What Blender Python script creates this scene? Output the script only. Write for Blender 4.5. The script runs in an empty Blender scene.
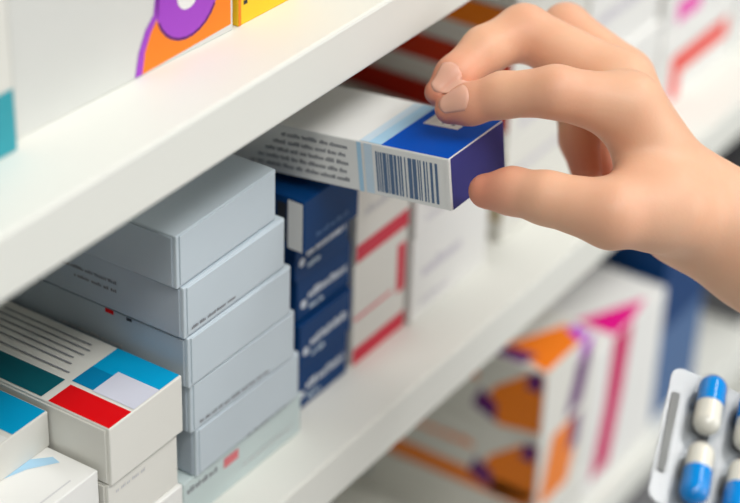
import bpy, bmesh, math, random
import numpy as np
from mathutils import Vector, Matrix

random.seed(7)
scene = bpy.context.scene
COL = scene.collection

# ---------------------------------------------------------------- camera
CAMERA_LOCATION = (0.0000, -0.3600, 0.4960)
CAMERA_RIGHT = (0.55704, -0.82999, 0.02891)
CAMERA_UP = (0.42359, 0.31388, 0.84974)
CAMERA_LENS = 99.94
cam_data = bpy.data.cameras.new('camera')
cam = bpy.data.objects.new('camera', cam_data)
COL.objects.link(cam)
r_, u_ = Vector(CAMERA_RIGHT), Vector(CAMERA_UP)
b_ = r_.cross(u_)
cam.matrix_world = Matrix(((r_.x, u_.x, b_.x, CAMERA_LOCATION[0]),
                           (r_.y, u_.y, b_.y, CAMERA_LOCATION[1]),
                           (r_.z, u_.z, b_.z, CAMERA_LOCATION[2]), (0, 0, 0, 1)))
cam_data.sensor_width = 36.0
cam_data.sensor_fit = 'HORIZONTAL'
cam_data.lens = CAMERA_LENS
cam_data.clip_start = 0.02
cam_data.dof.use_dof = True
cam_data.dof.focus_distance = 0.722
cam_data.dof.aperture_fstop = 5.2
scene.camera = cam

# ---------------------------------------------------------------- world, lights, exposure
world = bpy.data.worlds.new('shop_light')
scene.world = world
world.use_nodes = True
bg = world.node_tree.nodes['Background']
bg.inputs[0].default_value = (0.97, 0.98, 1.0, 1)
bg.inputs[1].default_value = 0.11


def area(name, loc, target, size, power, color):
    d = bpy.data.lights.new(name, 'AREA')
    d.shape = 'RECTANGLE'
    d.size, d.size_y = size
    d.energy = power
    d.color = color
    o = bpy.data.objects.new(name, d)
    COL.objects.link(o)
    o.location = loc
    o.rotation_euler = (Vector(target) - Vector(loc)).to_track_quat('-Z', 'Y').to_euler()
    return o


area('ceiling_lamp', (0.0, -1.25, 2.25), (0.5, 0.0, 0.10), (2.6, 0.35), 50, (1.0, 0.985, 0.95))
area('ceiling_lamp', (2.1, -0.90, 2.25), (0.9, 0.0, 0.10), (1.8, 0.35), 26, (1.0, 0.985, 0.96))  # added to brighten the boxes on the right and the hand; lamp itself unseen
area('front_fill_light', (2.0, -2.8, 0.9), (0.6, 0.0, 0.05), (2.6, 1.6), 37, (0.97, 0.99, 1.0))  # added low fill from the front right for box fronts and thumb; no known window

scene.view_settings.view_transform = 'Standard'
scene.view_settings.look = 'None'
scene.view_settings.gamma = 1.0
scene.view_settings.use_curve_mapping = False
scene.view_settings.exposure = 0.0


# ---------------------------------------------------------------- materials
def lin(c):
    out = []
    for v in c:
        v /= 255.0
        out.append(v / 12.92 if v <= 0.04045 else ((v + 0.055) / 1.055) ** 2.4)
    return tuple(out) + (1.0,)


MATS = {}


def mat(name, rgb, rough=0.5, var=0.04, scale=60.0, bump=0.0, metallic=0.0, spec=0.22, trans=0.0, sss=0.0, coat=0.0):
    if name in MATS:
        return MATS[name]
    m = bpy.data.materials.new(name)
    m.use_nodes = True
    nt = m.node_tree
    p = nt.nodes['Principled BSDF']
    base = lin(rgb)
    tc = nt.nodes.new('ShaderNodeTexCoord')
    no = nt.nodes.new('ShaderNodeTexNoise')
    no.inputs['Scale'].default_value = scale
    no.inputs['Detail'].default_value = 3.0
    nt.links.new(tc.outputs['Object'], no.inputs['Vector'])
    mx = nt.nodes.new('ShaderNodeMix')
    mx.data_type = 'RGBA'
    mx.inputs[6].default_value = tuple(max(0.0, c * (1 - var)) for c in base[:3]) + (1,)
    mx.inputs[7].default_value = tuple(min(1.0, c * (1 + var)) for c in base[:3]) + (1,)
    nt.links.new(no.outputs['Fac'], mx.inputs[0])
    nt.links.new(mx.outputs[2], p.inputs['Base Color'])
    p.inputs['Roughness'].default_value = rough
    p.inputs['Metallic'].default_value = metallic
    p.inputs['Specular IOR Level'].default_value = spec
    p.inputs['Transmission Weight'].default_value = trans
    p.inputs['Coat Weight'].default_value = coat
    if sss:
        p.inputs['Subsurface Weight'].default_value = sss
        p.inputs['Subsurface Radius'].default_value = (1.0, 0.35, 0.2)
        p.inputs['Subsurface Scale'].default_value = 0.004
    if bump:
        bp = nt.nodes.new('ShaderNodeBump')
        bp.inputs['Strength'].default_value = bump
        bp.inputs['Distance'].default_value = 0.0006
        n2 = nt.nodes.new('ShaderNodeTexNoise')
        n2.inputs['Scale'].default_value = scale * 8
        nt.links.new(tc.outputs['Object'], n2.inputs['Vector'])
        nt.links.new(n2.outputs['Fac'], bp.inputs['Height'])
        nt.links.new(bp.outputs['Normal'], p.inputs['Normal'])
    MATS[name] = m
    return m


SHELF = mat('shelf_laminate', (229, 230, 223), 0.42, 0.02, 14, 0.05)
BACK = mat('back_panel', (214, 212, 204), 0.6, 0.02, 10)
FLOOR = mat('floor_vinyl', (226, 226, 224), 0.5, 0.06, 8)
WHITE = mat('white_card', (236, 236, 233), 0.45, 0.02, 40)
CREAM = mat('cream_card', (225, 224, 217), 0.5, 0.02, 40)
BIGW = mat('cool_white_card', (214, 215, 211), 0.45, 0.02, 40)
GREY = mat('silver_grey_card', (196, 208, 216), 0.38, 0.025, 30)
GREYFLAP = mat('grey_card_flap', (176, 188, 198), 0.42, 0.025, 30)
PALE = mat('pale_green_grey_card', (201, 216, 216), 0.4, 0.03, 40)
NAVY = mat('navy_card', (4, 58, 112), 0.5, 0.05, 40, spec=0.15)
BLUE = mat('royal_blue_print', (0, 84, 196), 0.5, 0.04, 40, spec=0.12)
BLUEDK = mat('deep_blue_print', (62, 62, 132), 0.55, 0.04, 40, spec=0.15)
SKY = mat('pale_blue_print', (174, 214, 240), 0.4)
SKY2 = mat('soft_blue_print', (205, 224, 238), 0.4)
CYAN = mat('cyan_print', (0, 160, 212), 0.35, spec=0.15)
CYAN2 = mat('deep_cyan_print', (0, 128, 178), 0.35)
TEALDK = mat('dark_teal_print', (8, 92, 104), 0.4)
TEAL = mat('teal_print', (52, 158, 172), 0.4)
RED = mat('red_print', (222, 12, 20), 0.35, spec=0.15)
CRIMSON = mat('crimson_print', (208, 40, 66), 0.4)
ROSE = mat('rose_print', (226, 120, 128), 0.4)
REDOR = mat('red_orange_print', (196, 52, 18), 0.4)
VERMIL = mat('vermilion_print', (240, 40, 20), 0.4)
ORANGE = mat('orange_print', (252, 132, 30), 0.4)
ORANGE2 = mat('amber_orange_print', (240, 128, 20), 0.4)
PURPLE = mat('purple_print', (164, 70, 200), 0.4)
PLUM = mat('plum_print', (98, 30, 110), 0.4)
VIOLET = mat('violet_print', (196, 64, 214), 0.4)
CERISE = mat('cerise_print', (206, 6, 98), 0.4)
MAGENTA = mat('magenta_print', (232, 22, 140), 0.4)
PINK = mat('pink_print', (240, 96, 186), 0.4)
YELLOW = mat('yellow_card', (250, 202, 40), 0.4)
INK = mat('grey_ink', (138, 140, 146), 0.6)
INKDK = mat('dark_ink', (48, 52, 62), 0.6)
INKBLUE = mat('slate_blue_ink', (92, 116, 148), 0.6)
LILAC = mat('faint_lilac_ink', (208, 204, 214), 0.6)
PALEINK = mat('faint_grey_ink', (206, 206, 208), 0.6)
LAVGREY = mat('lavender_grey_print', (212, 214, 228), 0.45)
STEELBLUE = mat('steel_blue_card', (70, 104, 150), 0.45)
CHARCOAL = mat('charcoal_card', (112, 112, 114), 0.5)
DEEPRED = mat('deep_red_print', (178, 34, 12), 0.4)
BEIGE = mat('beige_print', (196, 180, 150), 0.5)
OFFWHITE_INK = mat('white_ink', (222, 230, 238), 0.5)


# ---------------------------------------------------------------- helpers
def tag(o, label=None, cat=None, group=None, kind=None):
    if label:
        o['label'] = label
    if cat:
        o['category'] = cat
    if group:
        o['group'] = group
    if kind:
        o['kind'] = kind
    return o


def link(name, me, parent=None):
    o = bpy.data.objects.new(name, me)
    COL.objects.link(o)
    if parent is not None:
        o.parent = parent
    return o


def mesh_from_bm(name, bm, mats, smooth=False):
    me = bpy.data.meshes.new(name)
    bm.normal_update()
    bm.to_mesh(me)
    bm.free()
    for m in mats:
        me.materials.append(m)
    if smooth:
        for p in me.polygons:
            p.use_smooth = True
    return me


def box_bm(lo, hi, bevel=0.0, seg=2):
    bm = bmesh.new()
    bmesh.ops.create_cube(bm, size=1.0)
    for v in bm.verts:
        v.co = Vector([lo[i] + (v.co[i] + 0.5) * (hi[i] - lo[i]) for i in range(3)])
    if bevel:
        bmesh.ops.bevel(bm, geom=bm.edges[:], offset=bevel, segments=seg, profile=0.5, affect='EDGES')
    return bm


BODY_CACHE = {}


def body_mesh(size, material, bevel=0.0005, taper=0.0):
    key = (tuple(round(s, 5) for s in size), material.name, bevel, taper)
    if key not in BODY_CACHE:
        bm = box_bm((0, 0, 0), size, bevel)
        if taper:
            for v in bm.verts:
                if v.co.x > size[0] / 2:
                    v.co.x += taper * v.co.y / size[1]
        BODY_CACHE[key] = mesh_from_bm('carton_body', bm, [material])
    return BODY_CACHE[key]


def rect(u0, v0, u1, v1):
    return [(u0, v0), (u1, v0), (u1, v1), (u0, v1)]


def words(u0, u1, v, h, seed, lo=0.0018, hi=0.006, gap=0.0009):
    rnd = random.Random(seed)
    out, u = [], u0
    while u < u1:
        w = min(rnd.uniform(lo, hi), u1 - u)
        # a word is a run of short letter strokes
        x = u
        while x < u + w - 0.0002:
            lw = min(rnd.uniform(0.35, 0.6) * h, u + w - x)
            top = v + h * rnd.choice((0.72, 0.72, 1.0))
            out.append(rect(x, v, x + lw, top))
            x += lw + 0.16 * h
        u += w + gap
    return out


def print_mesh(face, size, items):
    """items: list of (polygon in face coordinates, material); flat print lying on one face of a carton"""
    bm = bmesh.new()
    mats, idx = [], {}
    for k, (poly, m) in enumerate(items):
        if m.name not in idx:
            idx[m.name] = len(mats)
            mats.append(m)
        off = 0.00012 + 0.00003 * idx[m.name]
        vs = []
        for (u, v) in poly:
            if face == 'front':
                co = (u, -off, v)
            elif face == 'top':
                co = (u, v, size[2] + off)
            elif face == 'left':
                co = (-off, u, v)
            vs.append(bm.verts.new(co))
        f = bm.faces.new(vs)
        f.material_index = idx[m.name]
    bm.normal_update()
    want = {'front': Vector((0, -1, 0)), 'top': Vector((0, 0, 1)), 'left': Vector((-1, 0, 0))}[face]
    for f in bm.faces:
        if f.normal.dot(want) < 0:
            f.normal_flip()
    return mesh_from_bm('print', bm, mats)


def carton(name, label, loc, size, material, prints=(), group=None, rz=0.0, rx=0.0, ry=0.0, cat='box',
           flap=None, lid=None, taper=0.0):
    """a folding carton: body, end flap, lid seam and the flat print on its faces. loc is its front left bottom corner"""
    root = bpy.data.objects.new(name, None)
    COL.objects.link(root)
    root.empty_display_size = 0.01
    root.location = loc
    root.rotation_euler = (math.radians(rx), math.radians(ry), math.radians(rz))
    tag(root, label, cat, group)
    link('carton_body', body_mesh(size, material, taper=taper), root)
    w, d, h = size
    if flap is not None:                      # tuck flap closing the end towards the viewer's left
        key = ('flap', round(d, 4), round(h, 4), flap.name)
        if key not in BODY_CACHE:
            bm = box_bm((-0.0006, 0.0016, 0.0007), (0.0002, d - 0.0016, h - 0.0009), 0.0002, 1)
            BODY_CACHE[key] = mesh_from_bm('end_flap', bm, [flap])
        link('end_flap', BODY_CACHE[key], root)
    if lid is not None:                       # lid panel whose cut edge stands slightly proud on the front
        key = ('lid', round(w, 4), round(h, 4), lid.name)
        if key not in BODY_CACHE:
            bm = box_bm((0.0016, -0.0005, 0.0012), (w - 0.0009, 0.0002, h - 0.0004), 0.0002, 1)
            BODY_CACHE[key] = mesh_from_bm('front_panel', bm, [lid])
        link('front_panel', BODY_CACHE[key], root)
    for face, items in prints:
        if lid is not None and face == 'front':
            off = -0.0006
        elif flap is not None and face == 'left':
            off = -0.0007
        else:
            off = 0.0
        o = link({'front': 'front_print', 'top': 'top_print', 'left': 'side_print'}[face], print_mesh(face, size, items), root)
        if off:
            o.location = (0, off, 0) if face == 'front' else (off, 0, 0)
    return root


def strokes(polys, m):
    return [(p, m) for p in polys]


# ---------------------------------------------------------------- the setting: shelf unit
GAP = 0.165          # clear height between shelves
TH = 0.022           # board thickness
X0, X1 = -0.15, 1.75
DEPTH = 0.30


def board(name, lo, hi, m, bevel=0.0012):
    o = link(name, mesh_from_bm(name, box_bm(lo, hi, bevel), [m]))
    return tag(o, kind='structure')


s1 = board('shelf_upper', (X0, 0, GAP), (X1, DEPTH, GAP + TH), SHELF)
s2 = board('shelf_middle', (X0, 0, -TH), (X1, DEPTH, 0), SHELF)
s3 = board('shelf_lower', (X0, 0, -GAP - 2 * TH), (X1, DEPTH, -GAP - TH), SHELF)
s4 = board('shelf_bottom', (X0, 0, -0.396), (X1, DEPTH, -0.374), SHELF)
board('wall_back', (X0, DEPTH, -0.9), (X1, DEPTH + 0.015, 0.75), BACK)
board('floor', (-2.5, -2.5, -0.92), (4.0, DEPTH + 0.015, -0.90), FLOOR, 0)
board('trim_1', (X0, 0.02, -0.90), (X1, 0.04, -0.396), mat('kick_plate', (70, 74, 80), 0.5), 0.001)

# ---------------------------------------------------------------- boxes on the upper shelf
ZU = GAP + TH


def arc(cx, cy, rx, ry, a0, a1, n):
    return [(cx + rx * math.cos(math.radians(a0 + (a1 - a0) * i / n)), cy + ry * math.sin(math.radians(a0 + (a1 - a0) * i / n))) for i in range(n + 1)]


ring_c = (0.0800, 0.0215)
big_items = []
big_items.append(([(0.0570, 0.0006), (0.1018, 0.0028), (0.1018, 0.060), (0.0800, 0.060), (0.0730, 0.030), (0.0665, 0.0195), (0.0612, 0.0138), (0.0585, 0.0080)], ORANGE))
curve_out = [(0.0535, 0.0006), (0.0556, 0.0090), (0.0592, 0.0160), (0.0632, 0.0200), (0.0650, 0.0300)]
curve_in = [(0.0672, 0.0300), (0.0655, 0.0190), (0.0615, 0.0140), (0.0585, 0.0080), (0.0570, 0.0006)]
big_items.append((curve_out + curve_in, PURPLE))
for i in range(28):
    a0, a1 = 360 * i / 28, 360 * (i + 1) / 28
    q = arc(ring_c[0], ring_c[1], 0.0157, 0.0157, a0, a1, 1) + arc(ring_c[0], ring_c[1], 0.0052, 0.0052, a1, a0, 1)
    big_items.append((q, PURPLE))
big_items.append((arc(ring_c[0], ring_c[1], 0.0052, 0.0052, 0, 345, 23), WHITE))
for i in range(10):
    a0, a1 = 200 + 130 * i / 10, 200 + 130 * (i + 1) / 10
    q = arc(ring_c[0], ring_c[1], 0.0160, 0.0160, a0, a1, 1) + arc(ring_c[0], ring_c[1], 0.0150, 0.0150, a1, a0, 1)
    big_items.append((q, PLUM))
big = carton('medicine_box', 'large white box with purple ring and orange swirl on the upper shelf',
             (0.4086, 0.0353, ZU), (0.1031, 0.062, 0.150), BIGW, [('front', big_items)], rz=-3.3, flap=BIGW)
carton('medicine_box', 'white box with a teal bottom band at the left end of the upper shelf',
       (0.3350, 0.0320, ZU), (0.0690, 0.060, 0.140), CREAM,
       [('front', [(rect(0.0004, 0.0004, 0.0686, 0.0215), TEAL)] + strokes(words(0.012, 0.055, 0.055, 0.006, 3), INK))], rz=-1.0)
carton('medicine_box', 'yellow box beside the big white swirl box on the upper shelf',
       (0.5142, 0.0292, ZU), (0.0330, 0.058, 0.120), YELLOW,
       [('front', [(rect(0.0002, 0.0003, 0.0016, 0.1195), ORANGE), (rect(0.0030, 0.0075, 0.0050, 0.0090), INKDK)]
         + strokes(words(0.006, 0.030, 0.030, 0.004, 4), REDOR))], rz=-2.0)

# ---------------------------------------------------------------- grey stack
GG = 'grey cartons in the neat stack'
grey_h = 0.0218
bm_loc = [  # x, y, z, rz
    (0.4668, 0.0205, 0.1070, 0.6), (0.4690, 0.0195, 0.0852, 0.0), (0.4702, 0.0190, 0.0634, -0.4),
    (0.4722, 0.0200, 0.0416, -1.2), (0.4750, 0.0200, 0.0198, -0.6)]
glabels = ['grey carton lying on top of the tall grey stack', 'grey carton second from the top of the grey stack',
           'grey carton third from the top of the grey stack, red dot on its side', 'grey carton fourth from the top of the grey stack',
           'grey carton fifth from the top, resting on the pale green one']
gw = [0.0588, 0.0602, 0.0618, 0.0628, 0.0642]
for i, (x, y, z, rz) in enumerate(bm_loc):
    pr = []
    if i == 1:
        pr.append(('front', strokes(words(0.0035, 0.0290, 0.0028, 0.0013, 11), INK)))
        pr.append(('left', strokes(words(0.030, 0.056, 0.0120, 0.0014, 12) + words(0.030, 0.050, 0.0085, 0.0014, 13), INK)))
    if i == 2:
        pr.append(('left', [(rect(0.0335, 0.0190, 0.0375, 0.0208), RED), (rect(0.0250, 0.0192, 0.0275, 0.0206), INKDK)]
                   + strokes(words(0.030, 0.060, 0.0060, 0.0014, 15), PALEINK)))
    if i == 3:
        pr.append(('front', strokes(words(0.0045, 0.0460, 0.0026, 0.0014, 14), INK)))
    if i == 4:
        pr.append(('front', strokes(words(0.0300, 0.0560, 0.0010, 0.0010, 16), INK)))
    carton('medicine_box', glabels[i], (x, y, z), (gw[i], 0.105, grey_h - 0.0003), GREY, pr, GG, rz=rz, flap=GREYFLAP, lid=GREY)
carton('medicine_box', 'pale green-grey carton at the bottom of the grey stack with a red mark', (0.4690, 0.0215, 0.0), (0.0735, 0.105, 0.0195), PALE,
       [('front', [(rect(0.0240, 0.0120, 0.0330, 0.0165), ROSE)] + strokes(words(0.002, 0.020, 0.0135, 0.0024, 17), INK)
         + strokes(words(0.036, 0.068, 0.0060, 0.0014, 18), PALEINK))], GG, rz=-0.8)

# ---------------------------------------------------------------- white boxes in the left foreground
carton('medicine_box', 'white box with red, cyan and dark teal printed top beside the grey stack',
       (0.4265, 0.0190, 0.0470), (0.0400, 0.120, 0.0245), CREAM,
       [('top', [(rect(0.0005, 0.0005, 0.0125, 0.0280), RED),
                 (rect(0.0145, 0.0008, 0.0396, 0.0292), CYAN),
                 (rect(0.0145, 0.0194, 0.0255, 0.0292), CYAN2),
                 (rect(0.0140, 0.0006, 0.0282, 0.0194), LAVGREY),
                 (rect(0.0010, 0.0315, 0.0135, 0.1190), TEALDK)]
         + sum([strokes(words(0.0170 + 0.0007 * (k == 0), 0.0365, 0.0, 0.001, 20 + k), INK) for k in range(0)], [])
         + [(rect(u, v0, u + 0.0008, v1), INK) for (u, v0, v1) in
            ((0.0172, 0.033, 0.090), (0.0218, 0.036, 0.100), (0.0252, 0.038, 0.085), (0.0285, 0.036, 0.095), (0.0318, 0.036, 0.090), (0.0350, 0.038, 0.080))])],
       flap=CREAM)
carton('medicine_box', 'plain white box directly under the one with the red and cyan top', (0.4262, 0.0205, 0.0232), (0.0385, 0.118, 0.0236), CREAM,
       [('front', strokes(words(0.004, 0.020, 0.0180, 0.0016, 31), PALEINK))], flap=CREAM)
carton('medicine_box', 'plain white box on the shelf board, lowest under the red and cyan one', (0.4270, 0.0190, 0.0), (0.0385, 0.118, 0.0230), WHITE, [], flap=CREAM)
carton('medicine_box', 'flat white box with a bright blue top at the left edge', (0.3650, 0.0455, 0.0540), (0.0600, 0.095, 0.0150), CREAM,
       [('top', [(rect(0.0425, 0.0006, 0.0594, 0.0700), CYAN), (rect(0.0020, 0.0006, 0.0400, 0.0500), WHITE)])], rz=0.0)
swo = [(0.004, 0.036), (0.012, 0.030), (0.022, 0.0265), (0.034, 0.0240), (0.046, 0.0200), (0.0555, 0.0135), (0.0565, 0.0175), (0.048, 0.0255), (0.036, 0.0310), (0.024, 0.0345), (0.014, 0.0385), (0.006, 0.0450)]
swoosh = []
for i in range(5):
    swoosh.append([swo[i], swo[i + 1], swo[10 - i], swo[11 - i]])
carton('medicine_box', 'white box with a pale blue swoosh on top under the bright blue one', (0.3640, 0.0228, 0.0275), (0.0600, 0.110, 0.0265), WHITE,
       [('top', strokes(swoosh, SKY) + [(rect(0.006, 0.0035, 0.050, 0.0041), PALEINK)])], flap=CREAM)
carton('medicine_box', 'plain white box at the bottom of the leftmost stack', (0.3640, 0.0240, 0.0), (0.0600, 0.110, 0.0273), WHITE, [])

# ---------------------------------------------------------------- navy stack
NH = 0.0212
for i in range(5):
    items = [(arc(0.0042, 0.0072, 0.0019, 0.0019, 0, 345, 15), OFFWHITE_INK)]
    items += strokes(words(0.0075, 0.0340, 0.0082, 0.0036, 40 + i, 0.005, 0.010), OFFWHITE_INK)
    items += strokes(words(0.0082, 0.0175, 0.0030, 0.0024, 50 + i), SKY2)
    pr = [('front', items)]
    h_ = NH - 0.0003
    if i == 4:
        h_ = 0.0228
        pr = [('left', [(rect(0.0006, 0.0006, 0.0075, h_ - 0.0010), WHITE), (rect(0.0080, 0.0030, 0.0125, h_ - 0.003), INKDK)]),
              ('front', strokes(words(0.008, 0.030, 0.004, 0.0024, 58), STEELBLUE))]
    carton('medicine_box', ['navy blue carton lowest in the navy stack beside the grey one', 'navy blue carton second from the bottom of the navy stack',
                            'navy blue carton in the middle of the navy stack', 'navy blue carton second from the top of the navy stack',
                            'navy blue carton on top of its stack with a white side label'][i],
           (0.5508 + (0.0, 0.0012, 0.0022, -0.0006, -0.0098)[i], 0.0290 + (0.0, -0.001, 0.0012, 0.0002, -0.0100)[i], NH * i),
           (0.0368, 0.104, h_), NAVY, pr, 'navy cartons in one stack', rz=(0, .5, -.4, .3, 0)[i])

# ---------------------------------------------------------------- red and white stack
for i in range(2):
    if i == 0:
        it = [(rect(0.0003, 0.0004, 0.0396, 0.0085), CRIMSON), (rect(0.0325, 0.0200, 0.0388, 0.0440), CRIMSON), (rect(0.0005, 0.0225, 0.0290, 0.0242), ROSE)]
    else:
        it = [(rect(0.0003, 0.0004, 0.0396, 0.0085), CRIMSON), (rect(0.0060, 0.0320, 0.0320, 0.0360), CRIMSON)]
        it += strokes(words(0.006, 0.034, 0.0205, 0.004, 61, 0.006, 0.012), PALEINK)
    carton('medicine_box', ['white carton with a red bottom band and red block, standing on the shelf', 'white carton with a red bottom band, upper of the red-banded pair'][i],
           (0.5915 + 0.0008 * i, 0.0290, 0.0505 * i), (0.0400, 0.100, 0.0502), CREAM, [('front', it)], 'red banded white cartons', rz=0.4 * i)

# white cartons between the red stack and the gap
for i in range(2):
    carton('medicine_box', ['plain whitish carton with faint lilac print right of the red-banded pair', 'upper whitish carton with faint lilac print behind the barcode box'][i],
           (0.6335 + 0.001 * i, 0.0270, 0.0420 * i), (0.0630, 0.100, (0.0417, 0.0220)[i]), WHITE,
           [('front', strokes(words(0.008, 0.040, (0.020, 0.012)[i], 0.006, 70 + i, 0.008, 0.016), LILAC) + strokes(words(0.008, 0.030, 0.006, 0.003, 75 + i), LILAC))],
           'whitish cartons beside the gap')

# orange sided stack past the gap
OH = 0.0235
for i in range(6):
    band = [BEIGE, BEIGE, DEEPRED, REDOR, ORANGE2, ORANGE2][i]
    carton('medicine_box', ['beige-banded white carton lowest in the stack behind the thumb', 'beige-banded white carton second from the bottom behind the thumb',
                            'red-banded white carton third from the bottom in the stack behind the fingers', 'red-banded white carton fourth from the bottom behind the fingertips',
                            'orange-banded white carton fifth from the bottom behind the fingertips', 'orange-banded white carton on top of the stack behind the fingers'][i],
           (0.7150, 0.0300, OH * i), (0.0680, 0.110, OH - 0.0003), CREAM,
           [('left', [(rect(0.0003, 0.0105, 0.1097, OH - 0.0005), band)]),
            ('front', strokes(words(0.010, 0.050, 0.009, 0.004, 80 + i, 0.006, 0.012), LILAC))], 'orange banded cartons')

# far white boxes on the middle shelf
carton('medicine_box', 'plain white box past the orange-banded stack behind the knuckles', (0.7900, 0.0300, 0.0), (0.0780, 0.110, 0.0560), WHITE,
       [('front', strokes(words(0.010, 0.060, 0.030, 0.006, 90, 0.008, 0.016), LILAC))])
carton('medicine_box', 'white box lying on another behind the back of the hand', (0.7920, 0.0330, 0.0560), (0.0760, 0.105, 0.0500), WHITE,
       [('front', strokes(words(0.010, 0.060, 0.020, 0.006, 92, 0.008, 0.016), LILAC))])
carton('medicine_box', 'white box with a bold red corner mark at the far right', (0.8720, 0.0300, 0.0), (0.0900, 0.110, 0.0400), WHITE,
       [('front', [(rect(0.0130, 0.0020, 0.0240, 0.0275), VERMIL), (rect(0.0240, 0.0160, 0.0800, 0.0275), VERMIL)])])
carton('medicine_box', 'white box with a pink patch on top of the red marked one', (0.8730, 0.0310, 0.0400), (0.0890, 0.110, 0.0400), WHITE,
       [('front', [(rect(0.0140, 0.0060, 0.0420, 0.0180), PINK), (rect(0.056, 0.004, 0.060, 0.036), PALEINK)])])
carton('medicine_box', 'white box at the far right end beyond the red marked one', (0.9650, 0.0300, 0.0), (0.0800, 0.110, 0.0700), WHITE, [])

# ---------------------------------------------------------------- boxes on the lower shelf
ZL = -GAP - TH
carton('medicine_box', 'white box with a dark dash under the orange and purple pair', (0.7260, 0.0050, ZL), (0.0510, 0.130, 0.0302), CREAM,
       [('left', [(rect(0.100, 0.012, 0.130, 0.018), INKBLUE)])])
for i in range(2):
    z = ZL + 0.0305 + 0.0425 * i
    left = [([(0.001, 0.006), (0.024, 0.002), (0.036, 0.008), (0.028, 0.024), (0.008, 0.040), (0.001, 0.040)], ORANGE2),
            ([(0.026, 0.003), (0.040, 0.008), (0.036, 0.020), (0.026, 0.014)], PLUM),
            ([(0.002, 0.030), (0.011, 0.030), (0.009, 0.040), (0.002, 0.041)], PLUM)]
    left += strokes(words(0.038, 0.075, 0.024, 0.0045, 100 + i, 0.008, 0.016), ORANGE)
    if i == 0:
        left.append((rect(0.003, 0.0004, 0.110, 0.0105), ORANGE2))
    front = [([(0.002, 0.0004), (0.032, 0.0004), (0.038, 0.020), (0.034, 0.041), (0.012, 0.041)], ORANGE2),
             ([(0.030, 0.020), (0.040, 0.020), (0.042, 0.040), (0.032, 0.040)], PLUM)]
    if i == 1:
        front = [([(0.024, 0.001), (0.040, 0.004), (0.048, 0.036), (0.032, 0.030)], PLUM), ([(0.034, 0.030), (0.046, 0.036), (0.048, 0.041), (0.036, 0.041)], VIOLET)]
    pr = [('left', left), ('front', front)]
    if i == 1:
        pr.append(('top', [([(0.001, 0.001), (0.038, 0.001), (0.044, 0.014), (0.010, 0.030)], ORANGE), ([(0.001, 0.014), (0.012, 0.012), (0.010, 0.026), (0.001, 0.034)], PLUM),
                           ([(0.034, 0.001), (0.044, 0.001), (0.046, 0.010), (0.040, 0.012)], VIOLET)]))
    carton('medicine_box', ['lower white box with orange and purple swirls on the lower shelf', 'upper white box with orange and purple swirls on the lower shelf'][i],
           (0.7277, 0.0060, z), (0.0500, 0.115, 0.0422), CREAM, pr, 'orange and purple boxes')
carton('medicine_box', 'white box with a magenta stripe running down its front on the lower shelf', (0.7785, 0.0060, ZL), (0.0800, 0.115, 0.0975), WHITE,
       [('front', [([(0.009, 0.012), (0.030, 0.012), (0.038, 0.055), (0.042, 0.097), (0.021, 0.097), (0.018, 0.055)], CERISE)]),
        ('top', [([(0.023, 0.0005), (0.042, 0.0005), (0.064, 0.004), (0.022, 0.024)], MAGENTA)])])
carton('medicine_box', 'dark blue box right of the magenta striped one on the lower shelf', (0.8650, 0.0100, ZL), (0.0560, 0.115, 0.1180), NAVY,
       [('front', [(rect(0.0005, 0.0005, 0.0555, 0.060), STEELBLUE)])])
carton('medicine_box', 'charcoal grey box at the far right end of the lower shelf', (0.9900, 0.0100, ZL), (0.0700, 0.115, 0.1300), CHARCOAL, [])

carton('medicine_box', 'dark grey block added as the shade under the lower shelf, below the blister pack corner', (0.7900, 0.0050, -0.374), (0.1800, 0.120, 0.1500), CHARCOAL, [])  # added block; its dark colour stands in for shade beneath the lower shelf

# ---------------------------------------------------------------- the box being pulled out
PW, PD, PH = 0.0378, 0.100, 0.0205
side = []
rnd = random.Random(5)
u = 0.0050
while u < 0.0310:
    w_ = rnd.choice((0.0005, 0.0007, 0.0011, 0.0016))
    side.append((rect(u, 0.0018, u + w_, 0.0178), INKBLUE))
    u += w_ + rnd.choice((0.0004, 0.0006, 0.0010))
side += [(rect(0.0330, 0.0004, 0.0365, PH - 0.0004), SKY2), (rect(0.0378, 0.0004, 0.0396, PH - 0.0004), SKY)]
for k in range(5):
    side += strokes(words(0.0440 + 0.001 * (k % 2), 0.0900 - 0.004 * k, 0.0030 + 0.0033 * k, 0.0016, 120 + k, 0.003, 0.008), INK)
side += [(rect(0.0003, 0.0003, 0.0016, PH - 0.0003), WHITE)]
top = [(rect(0.0004, 0.0004, PW - 0.0002, 0.0290), BLUE), (rect(0.0004, 0.0290, PW, 0.0345), SKY), (rect(0.0004, 0.0345, PW, 0.0385), SKY2),
       (rect(0.0230, 0.0105, PW - 0.0010, 0.0255), WHITE), (rect(0.0255, 0.0135, PW - 0.003, 0.0150), INK), (rect(0.0255, 0.0180, PW - 0.003, 0.0192), INK)]
front = [(rect(0.0010, 0.0002, PW - 0.0002, PH - 0.0002), BLUEDK)]
pull_loc = Vector((0.5481, -0.0378, 0.1419)) - Matrix.Rotation(math.radians(-7.5), 3, 'X') @ Vector((0, 0, PH))
pulled = carton('medicine_box', 'white carton with a barcode and blue end, pulled out by the fingers', pull_loc, (PW, PD, PH), WHITE,
                [('left', side), ('top', top), ('front', front)], rx=-7.5, ry=0.8, taper=0.004)

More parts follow.
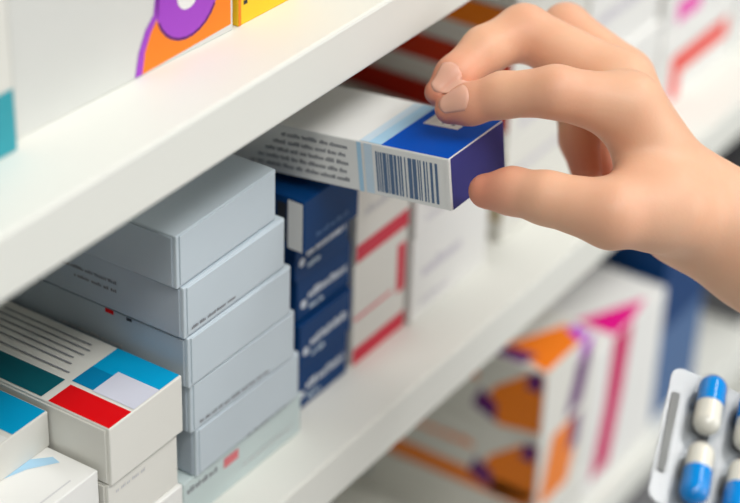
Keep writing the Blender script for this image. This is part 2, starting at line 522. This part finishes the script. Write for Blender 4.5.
# ---------------------------------------------------------------- blister pack with capsules
HAND_ORIGIN = (0.5813, -0.0639, 0.1480)
HAND_AXES = ((0.55704, -0.82999, 0.02891), (-0.42359, -0.31388, -0.84974), (0.71434, 0.46109, -0.52641))
HAND_BONES = {   # millimetres in the hand frame: joint, radius
    'index': [((22.7, -7.4, -7.0), 11.5), ((-2.6, -12.6, -13.0), 9.2), ((-20.7, -12.1, -5.0), 8.0), ((-32.2, -9.3, 0.0), 7.4), ((-39.3, -7.7, 2.0), 5.6)],
    'middle': [((23.0, -18.2, 13.0), 11.0), ((-11.2, -37.5, 23.0), 10.0), ((-25.9, -30.3, 17.0), 8.6), ((-37.2, -20.2, 10.0), 7.2), ((-43.4, -14.1, 7.0), 5.0)],
    'ring': [((26.7, -23.2, 37.0), 10.5), ((6.9, -41.9, 50.0), 9.2), ((10.2, -21.0, 60.0), 8.0), ((12.4, 0.6, 55.0), 7.4), ((14.6, 13.1, 50.0), 6.0)],
    'little': [((32.3, -17.3, 57.0), 9.5), ((19.8, -34.2, 77.0), 7.4), ((21.2, -16.9, 83.0), 7.0), ((22.9, 3.4, 77.0), 6.4), ((25.4, 15.4, 71.0), 6.0)],
    'thumb': [((36.8, 28.2, -13.0), 13.0), ((15.9, 30.5, -23.0), 12.0), ((-6.6, 24.8, -19.0), 9.2), ((-18.1, 22.2, -13.0), 8.2), ((-27.0, 22.1, -9.0), 6.3)],
}
HAND_PALM = [
    ((23.7, -7.5, -5.0), 12.5, (42.0, 21.4, 3.0), 15.0),
    ((23.8, -15.3, 13.0), 12.5, (44.2, 21.1, 13.0), 14.5),
    ((27.2, -17.8, 35.0), 12.0, (46.7, 22.9, 25.0), 14.0),
    ((32.0, -13.3, 55.0), 10.5, (49.4, 26.5, 33.0), 14.0),
    ((34.9, 28.8, -11.0), 13.5, (51.2, 29.9, 7.0), 18.0),
    ((29.7, 11.6, -3.0), 7.0, (22.0, 24.0, -13.0), 7.0),
    ((48.1, 29.1, 10.0), 19.5, (77.1, 42.2, 10.0), 23.5),
    ((50.4, 28.9, 25.0), 19.0, (80.4, 42.2, 27.0), 22.5),
    ((77.1, 42.2, 10.0), 23.5, (140.9, 77.2, 5.0), 33.0),
    ((80.4, 42.2, 27.0), 22.5, (147.7, 78.2, 29.0), 32.0),
    ((140.9, 77.2, 5.0), 33.0, (266.2, 150.8, -20.0), 42.0),
    ((147.7, 78.2, 29.0), 32.0, (277.8, 154.6, 5.0), 41.0),
]
BLISTER_ORIGIN = (0.5244, -0.1548, 0.0955)
BLISTER_AXES = ((0.3914, -0.8544, -0.3418), (-0.9159, -0.3258, -0.2345))
BLISTER_PITCH = (0.0146, 0.0293)
bu, bv = Vector(BLISTER_AXES[0]), Vector(BLISTER_AXES[1])
bn = bv.cross(bu)                            # towards the viewer
PU, PV = BLISTER_PITCH
ROWS, COLS = 2, 2
blister = bpy.data.objects.new('blister_pack', None)
COL.objects.link(blister)
blister.matrix_world = Matrix(((bu.x, -bv.x, bn.x, BLISTER_ORIGIN[0]), (bu.y, -bv.y, bn.y, BLISTER_ORIGIN[1]), (bu.z, -bv.z, bn.z, BLISTER_ORIGIN[2]), (0, 0, 0, 1)))
tag(blister, 'clear blister pack of blue and white capsules in the lower right corner', 'blister pack')
FOIL = mat('blister_foil', (184, 186, 187), 0.6, 0.06, 260, 0.7)
FOILDK = mat('embossed_strip', (138, 140, 139), 0.5, 0.05, 200)
plastic = bpy.data.materials.new('clear_plastic')
plastic.use_nodes = True
nt = plastic.node_tree
for n in list(nt.nodes):
    nt.nodes.remove(n)
out = nt.nodes.new('ShaderNodeOutputMaterial')
mixs = nt.nodes.new('ShaderNodeMixShader')
lw = nt.nodes.new('ShaderNodeLayerWeight')
lw.inputs[0].default_value = 0.35
fr = nt.nodes.new('ShaderNodeMath')
fr.operation = 'MULTIPLY_ADD'
fr.inputs[1].default_value = 0.16
fr.inputs[2].default_value = 0.02
nt.links.new(lw.outputs['Facing'], fr.inputs[0])
tr = nt.nodes.new('ShaderNodeBsdfTransparent')
tr.inputs[0].default_value = (0.96, 0.97, 0.98, 1)
gl = nt.nodes.new('ShaderNodeBsdfGlossy')
gl.inputs['Roughness'].default_value = 0.2
nt.links.new(fr.outputs[0], mixs.inputs[0])
nt.links.new(tr.outputs[0], mixs.inputs[1])
nt.links.new(gl.outputs[0], mixs.inputs[2])
nt.links.new(mixs.outputs[0], out.inputs[0])

bx0, bx1 = -0.0132, PU * (COLS - 1) + 0.0132
by1, by0 = 0.0152, -PV * (ROWS - 1) - 0.0135


def rounded_sheet(x0, y0, x1, y1, r, z0, z1):
    bm = bmesh.new()
    pts = []
    for cx, cy, a in ((x1 - r, y1 - r, 0), (x0 + r, y1 - r, 90), (x0 + r, y0 + r, 180), (x1 - r, y0 + r, 270)):
        pts += arc(cx, cy, r, r, a, a + 90, 8)
    lo = [bm.verts.new((x, y, z0)) for x, y in pts]
    hi = [bm.verts.new((x, y, z1)) for x, y in pts]
    bm.faces.new(hi)
    bm.faces.new(lo[::-1])
    n = len(pts)
    for i in range(n):
        bm.faces.new((lo[i], lo[(i + 1) % n], hi[(i + 1) % n], hi[i]))
    return bm


link('foil_sheet', mesh_from_bm('foil_sheet', rounded_sheet(bx0, by0, bx1, by1, 0.0045, -0.0004, 0.0), [FOIL]), blister)
link('plastic_sheet', mesh_from_bm('plastic_sheet', rounded_sheet(bx0, by0, bx1, by1, 0.0045, 0.00015, 0.0005), [plastic]), blister)
link('embossed_strip', mesh_from_bm('embossed_strip', rounded_sheet(bx0 + 0.0012, -0.0305, bx0 + 0.0040, 0.0035, 0.0006, 0.0004, 0.0009), [FOILDK]), blister)


def pill_bm(r, half, nseg=28, nring=8, part='all'):
    """surface of revolution about local y: 'upper' half, 'lower' half"""
    prof = []
    if part == 'upper':
        prof.append((r, -0.0006))
        prof.append((r, half - r))
        for i in range(1, nring + 1):
            a = math.pi / 2 * i / nring
            prof.append((r * math.cos(a), half - r + r * math.sin(a)))
    elif part == 'lower':
        for i in range(nring, 0, -1):
            a = math.pi / 2 * i / nring
            prof.append((r * math.cos(a), -(half - r) - r * math.sin(a)))
        prof.append((r, -(half - r)))
        prof.append((r, 0.0012))
    bm = bmesh.new()
    rings = []
    for (rr, y) in prof:
        if rr < 1e-7:
            rings.append([bm.verts.new((0, y, 0))])
        else:
            rings.append([bm.verts.new((rr * math.cos(2 * math.pi * k / nseg), y, rr * math.sin(2 * math.pi * k / nseg))) for k in range(nseg)])
    for a, b in zip(rings[:-1], rings[1:]):
        for k in range(nseg):
            k2 = (k + 1) % nseg
            if len(a) == 1:
                bm.faces.new((a[0], b[k], b[k2]))
            elif len(b) == 1:
                bm.faces.new((a[k], b[0], a[k2]))
            else:
                bm.faces.new((a[k], b[k], b[k2], a[k2]))
    bmesh.ops.recalc_face_normals(bm, faces=bm.faces[:])
    return bm


CAPB = mat('capsule_blue', (6, 142, 226), 0.18, 0.03, 100, coat=0.5)
CAPW = mat('capsule_white', (240, 236, 222), 0.22, 0.02, 100, coat=0.5)
CR, CH = 0.0046, 0.0120
cap_a = mesh_from_bm('capsule_cap', pill_bm(CR * 1.035, CH, part='upper'), [CAPB], True)
cap_b = mesh_from_bm('capsule_body', pill_bm(CR, CH, part='lower'), [CAPW], True)
# clear bubble: half pill shell resting on the sheet
bmb = pill_bm(CR + 0.0013, CH + 0.0016, part='upper')
lower = pill_bm(CR + 0.0013, CH + 0.0016, part='lower')
tmp = bpy.data.meshes.new('tmp')
lower.to_mesh(tmp)
lower.free()
bmb.from_mesh(tmp)
bpy.data.meshes.remove(tmp)
for v in bmb.verts:
    v.co.z += 0.0038
    if v.co.z < 0.0006:
        v.co.z = 0.0006
bmesh.ops.remove_doubles(bmb, verts=bmb.verts[:], dist=0.0001)
bubble_me = mesh_from_bm('bubble', bmb, [plastic], True)
cap_lab = {(0, 0): 'capsule with its blue end up, top left in the blister pack', (0, 1): 'capsule with its blue end up, cut by the right picture edge in the blister pack',
           (1, 0): 'capsule with its white end up, below the top left one in the blister pack', (1, 1): 'capsule with its white end up, in the lower right corner of the blister pack'}
for rr in range(ROWS):
    for cc in range(COLS):
        x, y = cc * PU, -rr * PV
        b = link('bubble', bubble_me, blister)
        b.location = (x, y, 0)
        root = bpy.data.objects.new('capsule', None)
        COL.objects.link(root)
        root.empty_display_size = 0.004
        root.matrix_world = blister.matrix_world @ Matrix.Translation((x, y, CR + 0.0006)) @ Matrix.Rotation(math.pi if rr % 2 else 0.0, 4, 'Z')
        tag(root, cap_lab[(rr, cc)], 'capsule', 'capsules in the blister pack')
        link('capsule_cap', cap_a, root)
        link('capsule_body', cap_b, root)


# ---------------------------------------------------------------- the hand and forearm
def seg_field(P, a, ra, b, rb):
    ba = b - a
    h = np.clip(((P - a) @ ba) / (ba @ ba), 0, 1)
    return np.linalg.norm(P - a - h[..., None] * ba, axis=-1) - (ra + (rb - ra) * h)


def smin(a, b, k):
    h = np.clip(0.5 + 0.5 * (b - a) / k, 0, 1)
    return b + (a - b) * h - k * h * (1 - h)


def surface_nets(F, org, st):
    S = F < 0
    nx, ny, nz = F.shape
    corners = [(i, j, k) for i in (0, 1) for j in (0, 1) for k in (0, 1)]
    cnt = np.zeros((nx - 1, ny - 1, nz - 1), np.int8)
    for (i, j, k) in corners:
        cnt += S[i:nx - 1 + i, j:ny - 1 + j, k:nz - 1 + k]
    mask = (cnt > 0) & (cnt < 8)
    cells = np.argwhere(mask)
    idx = -np.ones(mask.shape, np.int64)
    idx[mask] = np.arange(len(cells))
    acc = np.zeros((len(cells), 3))
    num = np.zeros(len(cells))
    for ai in range(8):
        for bi in range(ai + 1, 8):
            a, b = np.array(corners[ai]), np.array(corners[bi])
            if np.abs(a - b).sum() != 1:
                continue
            fa = F[tuple((cells + a).T)]
            fb = F[tuple((cells + b).T)]
            m = (fa < 0) != (fb < 0)
            t = fa[m] / (fa[m] - fb[m])
            acc[m] += a + t[:, None] * (b - a)
            num[m] += 1
    V = (cells + acc / num[:, None]) * st + org
    faces = []
    for ax in range(3):
        o1, o2 = [(1, 2), (2, 0), (0, 1)][ax]
        e = np.zeros(3, int)
        e[ax] = 1
        sl = [slice(0, n) for n in F.shape]
        s2_ = list(sl)
        sl[ax] = slice(0, F.shape[ax] - 1)
        s2_[ax] = slice(1, F.shape[ax])
        A, B = S[tuple(sl)], S[tuple(s2_)]
        pts = np.argwhere(A != B)
        ok = (pts[:, o1] > 0) & (pts[:, o2] > 0) & (pts[:, o1] < F.shape[o1] - 1) & (pts[:, o2] < F.shape[o2] - 1)
        pts = pts[ok]
        flip = ~A[tuple(pts.T)]
        d1, d2 = np.zeros(3, int), np.zeros(3, int)
        d1[o1] = 1
        d2[o2] = 1
        q = np.stack([idx[tuple((pts - d1 - d2).T)], idx[tuple((pts - d2).T)], idx[tuple(pts.T)], idx[tuple((pts - d1).T)]], 1)
        q[flip] = q[flip][:, ::-1]
        faces.append(q)
    return V, np.concatenate(faces)


def build_hand():
    st = 0.0011
    J = {k: [(np.array(p) / 1000.0, r / 1000.0) for p, r in ch] for k, ch in HAND_BONES.items()}
    PL = [(np.array(a) / 1000, ra / 1000, np.array(b) / 1000, rb / 1000) for a, ra, b, rb in HAND_PALM]
    allp = [(p, r) for ch in J.values() for p, r in ch] + [(a, r) for a, r, _, _ in PL] + [(b, r) for _, _, b, r in PL]
    lo = np.min([p - r for p, r in allp], 0) - 0.006
    hi = np.max([p + r for p, r in allp], 0) + 0.006
    n = np.ceil((hi - lo) / st).astype(int)
    ax = [lo[i] + st * np.arange(n[i]) for i in range(3)]
    BIG = 0.05

    def window(pts, pad):
        w0 = np.min([p - r for p, r in pts], 0) - pad
        w1 = np.max([p + r for p, r in pts], 0) + pad
        i0 = np.clip(np.floor((w0 - lo) / st).astype(int), 0, n)
        i1 = np.clip(np.ceil((w1 - lo) / st).astype(int) + 1, 0, n)
        sl = tuple(slice(i0[k], i1[k]) for k in range(3))
        G = np.stack(np.meshgrid(*[ax[k][sl[k]] for k in range(3)], indexing='ij'), -1).astype(np.float32)
        return sl, G

    palm = np.full(n, BIG, np.float32)
    for a, ra, b, rb in PL:
        sl, G = window([(a, ra), (b, rb)], 0.014)
        palm[sl] = smin(palm[sl], seg_field(G, a, ra, b, rb), 0.009)
    F = palm.copy()
    for name, ch in J.items():
        sl, G = window(ch, 0.010)
        f = None
        for (a, ra), (b, rb) in zip(ch[:-1], ch[1:]):
            g = seg_field(G, a, ra, b, rb)
            f = g if f is None else smin(f, g, 0.003)
        F[sl] = np.minimum(F[sl], smin(palm[sl], f, 0.011 if name == 'thumb' else 0.007))
    V, Q = surface_nets(F, lo, st)
    me = bpy.data.meshes.new('hand_and_forearm')
    me.from_pydata(V.tolist(), [], Q.tolist())
    me.update()
    # skin flush: fingertips, knuckles and the inside of the hand are redder
    fl = np.zeros(len(V))
    for name, ch in J.items():
        tip = ch[-1][0]
        fl = np.maximum(fl, np.exp(-(np.linalg.norm(V - tip, axis=1) / 0.016) ** 2))
        fl = np.maximum(fl, 0.35 * np.exp(-(np.linalg.norm(V - ch[1][0], axis=1) / 0.013) ** 2))
    at = me.attributes.new('flush', 'FLOAT', 'POINT')
    at.data.foreach_set('value', fl.astype(np.float32))
    for p in me.polygons:
        p.use_smooth = True
    return me, J


SKIN = bpy.data.materials.new('skin')
SKIN.use_nodes = True
nt = SKIN.node_tree
p = nt.nodes['Principled BSDF']
attr = nt.nodes.new('ShaderNodeAttribute')
attr.attribute_name = 'flush'
tc = nt.nodes.new('ShaderNodeTexCoord')
no = nt.nodes.new('ShaderNodeTexNoise')
no.inputs['Scale'].default_value = 55
no.inputs['Detail'].default_value = 4
nt.links.new(tc.outputs['Object'], no.inputs['Vector'])
m1 = nt.nodes.new('ShaderNodeMix')
m1.data_type = 'RGBA'
m1.inputs[6].default_value = lin((232, 176, 142))
m1.inputs[7].default_value = lin((242, 196, 164))
nt.links.new(no.outputs['Fac'], m1.inputs[0])
m2 = nt.nodes.new('ShaderNodeMix')
m2.data_type = 'RGBA'
m2.inputs[7].default_value = lin((214, 122, 98))
nt.links.new(m1.outputs[2], m2.inputs[6])
ms = nt.nodes.new('ShaderNodeMath')
ms.operation = 'MULTIPLY'
ms.inputs[1].default_value = 0.75
nt.links.new(attr.outputs['Fac'], ms.inputs[0])
nt.links.new(ms.outputs[0], m2.inputs[0])
nt.links.new(m2.outputs[2], p.inputs['Base Color'])
p.inputs['Roughness'].default_value = 0.48
p.inputs['Specular IOR Level'].default_value = 0.35
p.inputs['Subsurface Weight'].default_value = 0.22
p.inputs['Subsurface Radius'].default_value = (1.0, 0.35, 0.2)
p.inputs['Subsurface Scale'].default_value = 0.004
n2 = nt.nodes.new('ShaderNodeTexNoise')
n2.inputs['Scale'].default_value = 900
nt.links.new(tc.outputs['Object'], n2.inputs['Vector'])
bp = nt.nodes.new('ShaderNodeBump')
bp.inputs['Strength'].default_value = 0.12
bp.inputs['Distance'].default_value = 0.0004
nt.links.new(n2.outputs['Fac'], bp.inputs['Height'])
nt.links.new(bp.outputs['Normal'], p.inputs['Normal'])

NAIL = mat('fingernail', (236, 178, 156), 0.4, 0.03, 200, coat=0.1, sss=0.15)

hand_me, JOINTS = build_hand()
hand_me.materials.append(SKIN)
hx, hy, hz = [Vector(a) for a in HAND_AXES]
hand_M = Matrix(((hx.x, hy.x, hz.x, HAND_ORIGIN[0]), (hx.y, hy.y, hz.y, HAND_ORIGIN[1]), (hx.z, hy.z, hz.z, HAND_ORIGIN[2]), (0, 0, 0, 1)))
person = link('person', hand_me)
person.matrix_world = hand_M
tag(person, 'bare hand and forearm reaching in and pinching the barcode box', 'person')


from mathutils.bvhtree import BVHTree
hand_tree = BVHTree.FromPolygons([v.co for v in hand_me.vertices], [p.vertices[:] for p in hand_me.polygons])


def nail(finger, up_world, length, width, front):
    """a curved plate laid on the dorsal side of the fingertip, following the skin"""
    ch = JOINTS[finger]
    tip, rt = ch[-1]
    prev, rp = ch[-2]
    d = Vector(tip - prev).normalized()
    up = (hand_M.to_3x3().inverted() @ Vector(up_world)).normalized()
    nrm = (up - d * up.dot(d)).normalized()
    sidev = d.cross(nrm)
    bm = bmesh.new()
    nu, nv = 11, 11
    grid = []
    T = Vector(tip)
    for i in range(nu):
        row = []
        s = i / (nu - 1)
        for j in range(nv):
            q = -1 + 2 * j / (nv - 1)
            round_tip = 0.16 * q * q * max(0.0, 1 - s * 2.5)
            round_base = -0.20 * q * q * max(0.0, (s - 0.6) / 0.4)
            along = front - (s + round_tip + round_base) * length
            ang = q * 0.5 * width / (rp * 0.95)
            dirv = (nrm * math.cos(ang) + sidev * math.sin(ang)).normalized()
            base = T + d * along
            hit, n_, _, _ = hand_tree.ray_cast(base + dirv * 0.022, -dirv, 0.03)
            if hit is None:
                hit = base + dirv * rt
            edge = max(abs(q), abs(2 * s - 1)) ** 4
            row.append(bm.verts.new(hit + dirv * (0.00030 - 0.00027 * edge)))
        grid.append(row)
    for i in range(nu - 1):
        for j in range(nv - 1):
            bm.faces.new((grid[i][j], grid[i + 1][j], grid[i + 1][j + 1], grid[i][j + 1]))
    bmesh.ops.recalc_face_normals(bm, faces=bm.faces[:])
    bmesh.ops.solidify(bm, geom=bm.faces[:], thickness=0.0004)
    return link('fingernail', mesh_from_bm('fingernail', bm, [NAIL], True), person)


nail('index', (-0.45, -0.55, 1.0), 0.0125, 0.0100, 0.0030)
nail('middle', (-0.60, -0.35, 1.0), 0.0120, 0.0096, 0.0026)
nail('thumb', (0.3, -1.0, -0.2), 0.0130, 0.0120, 0.0030)
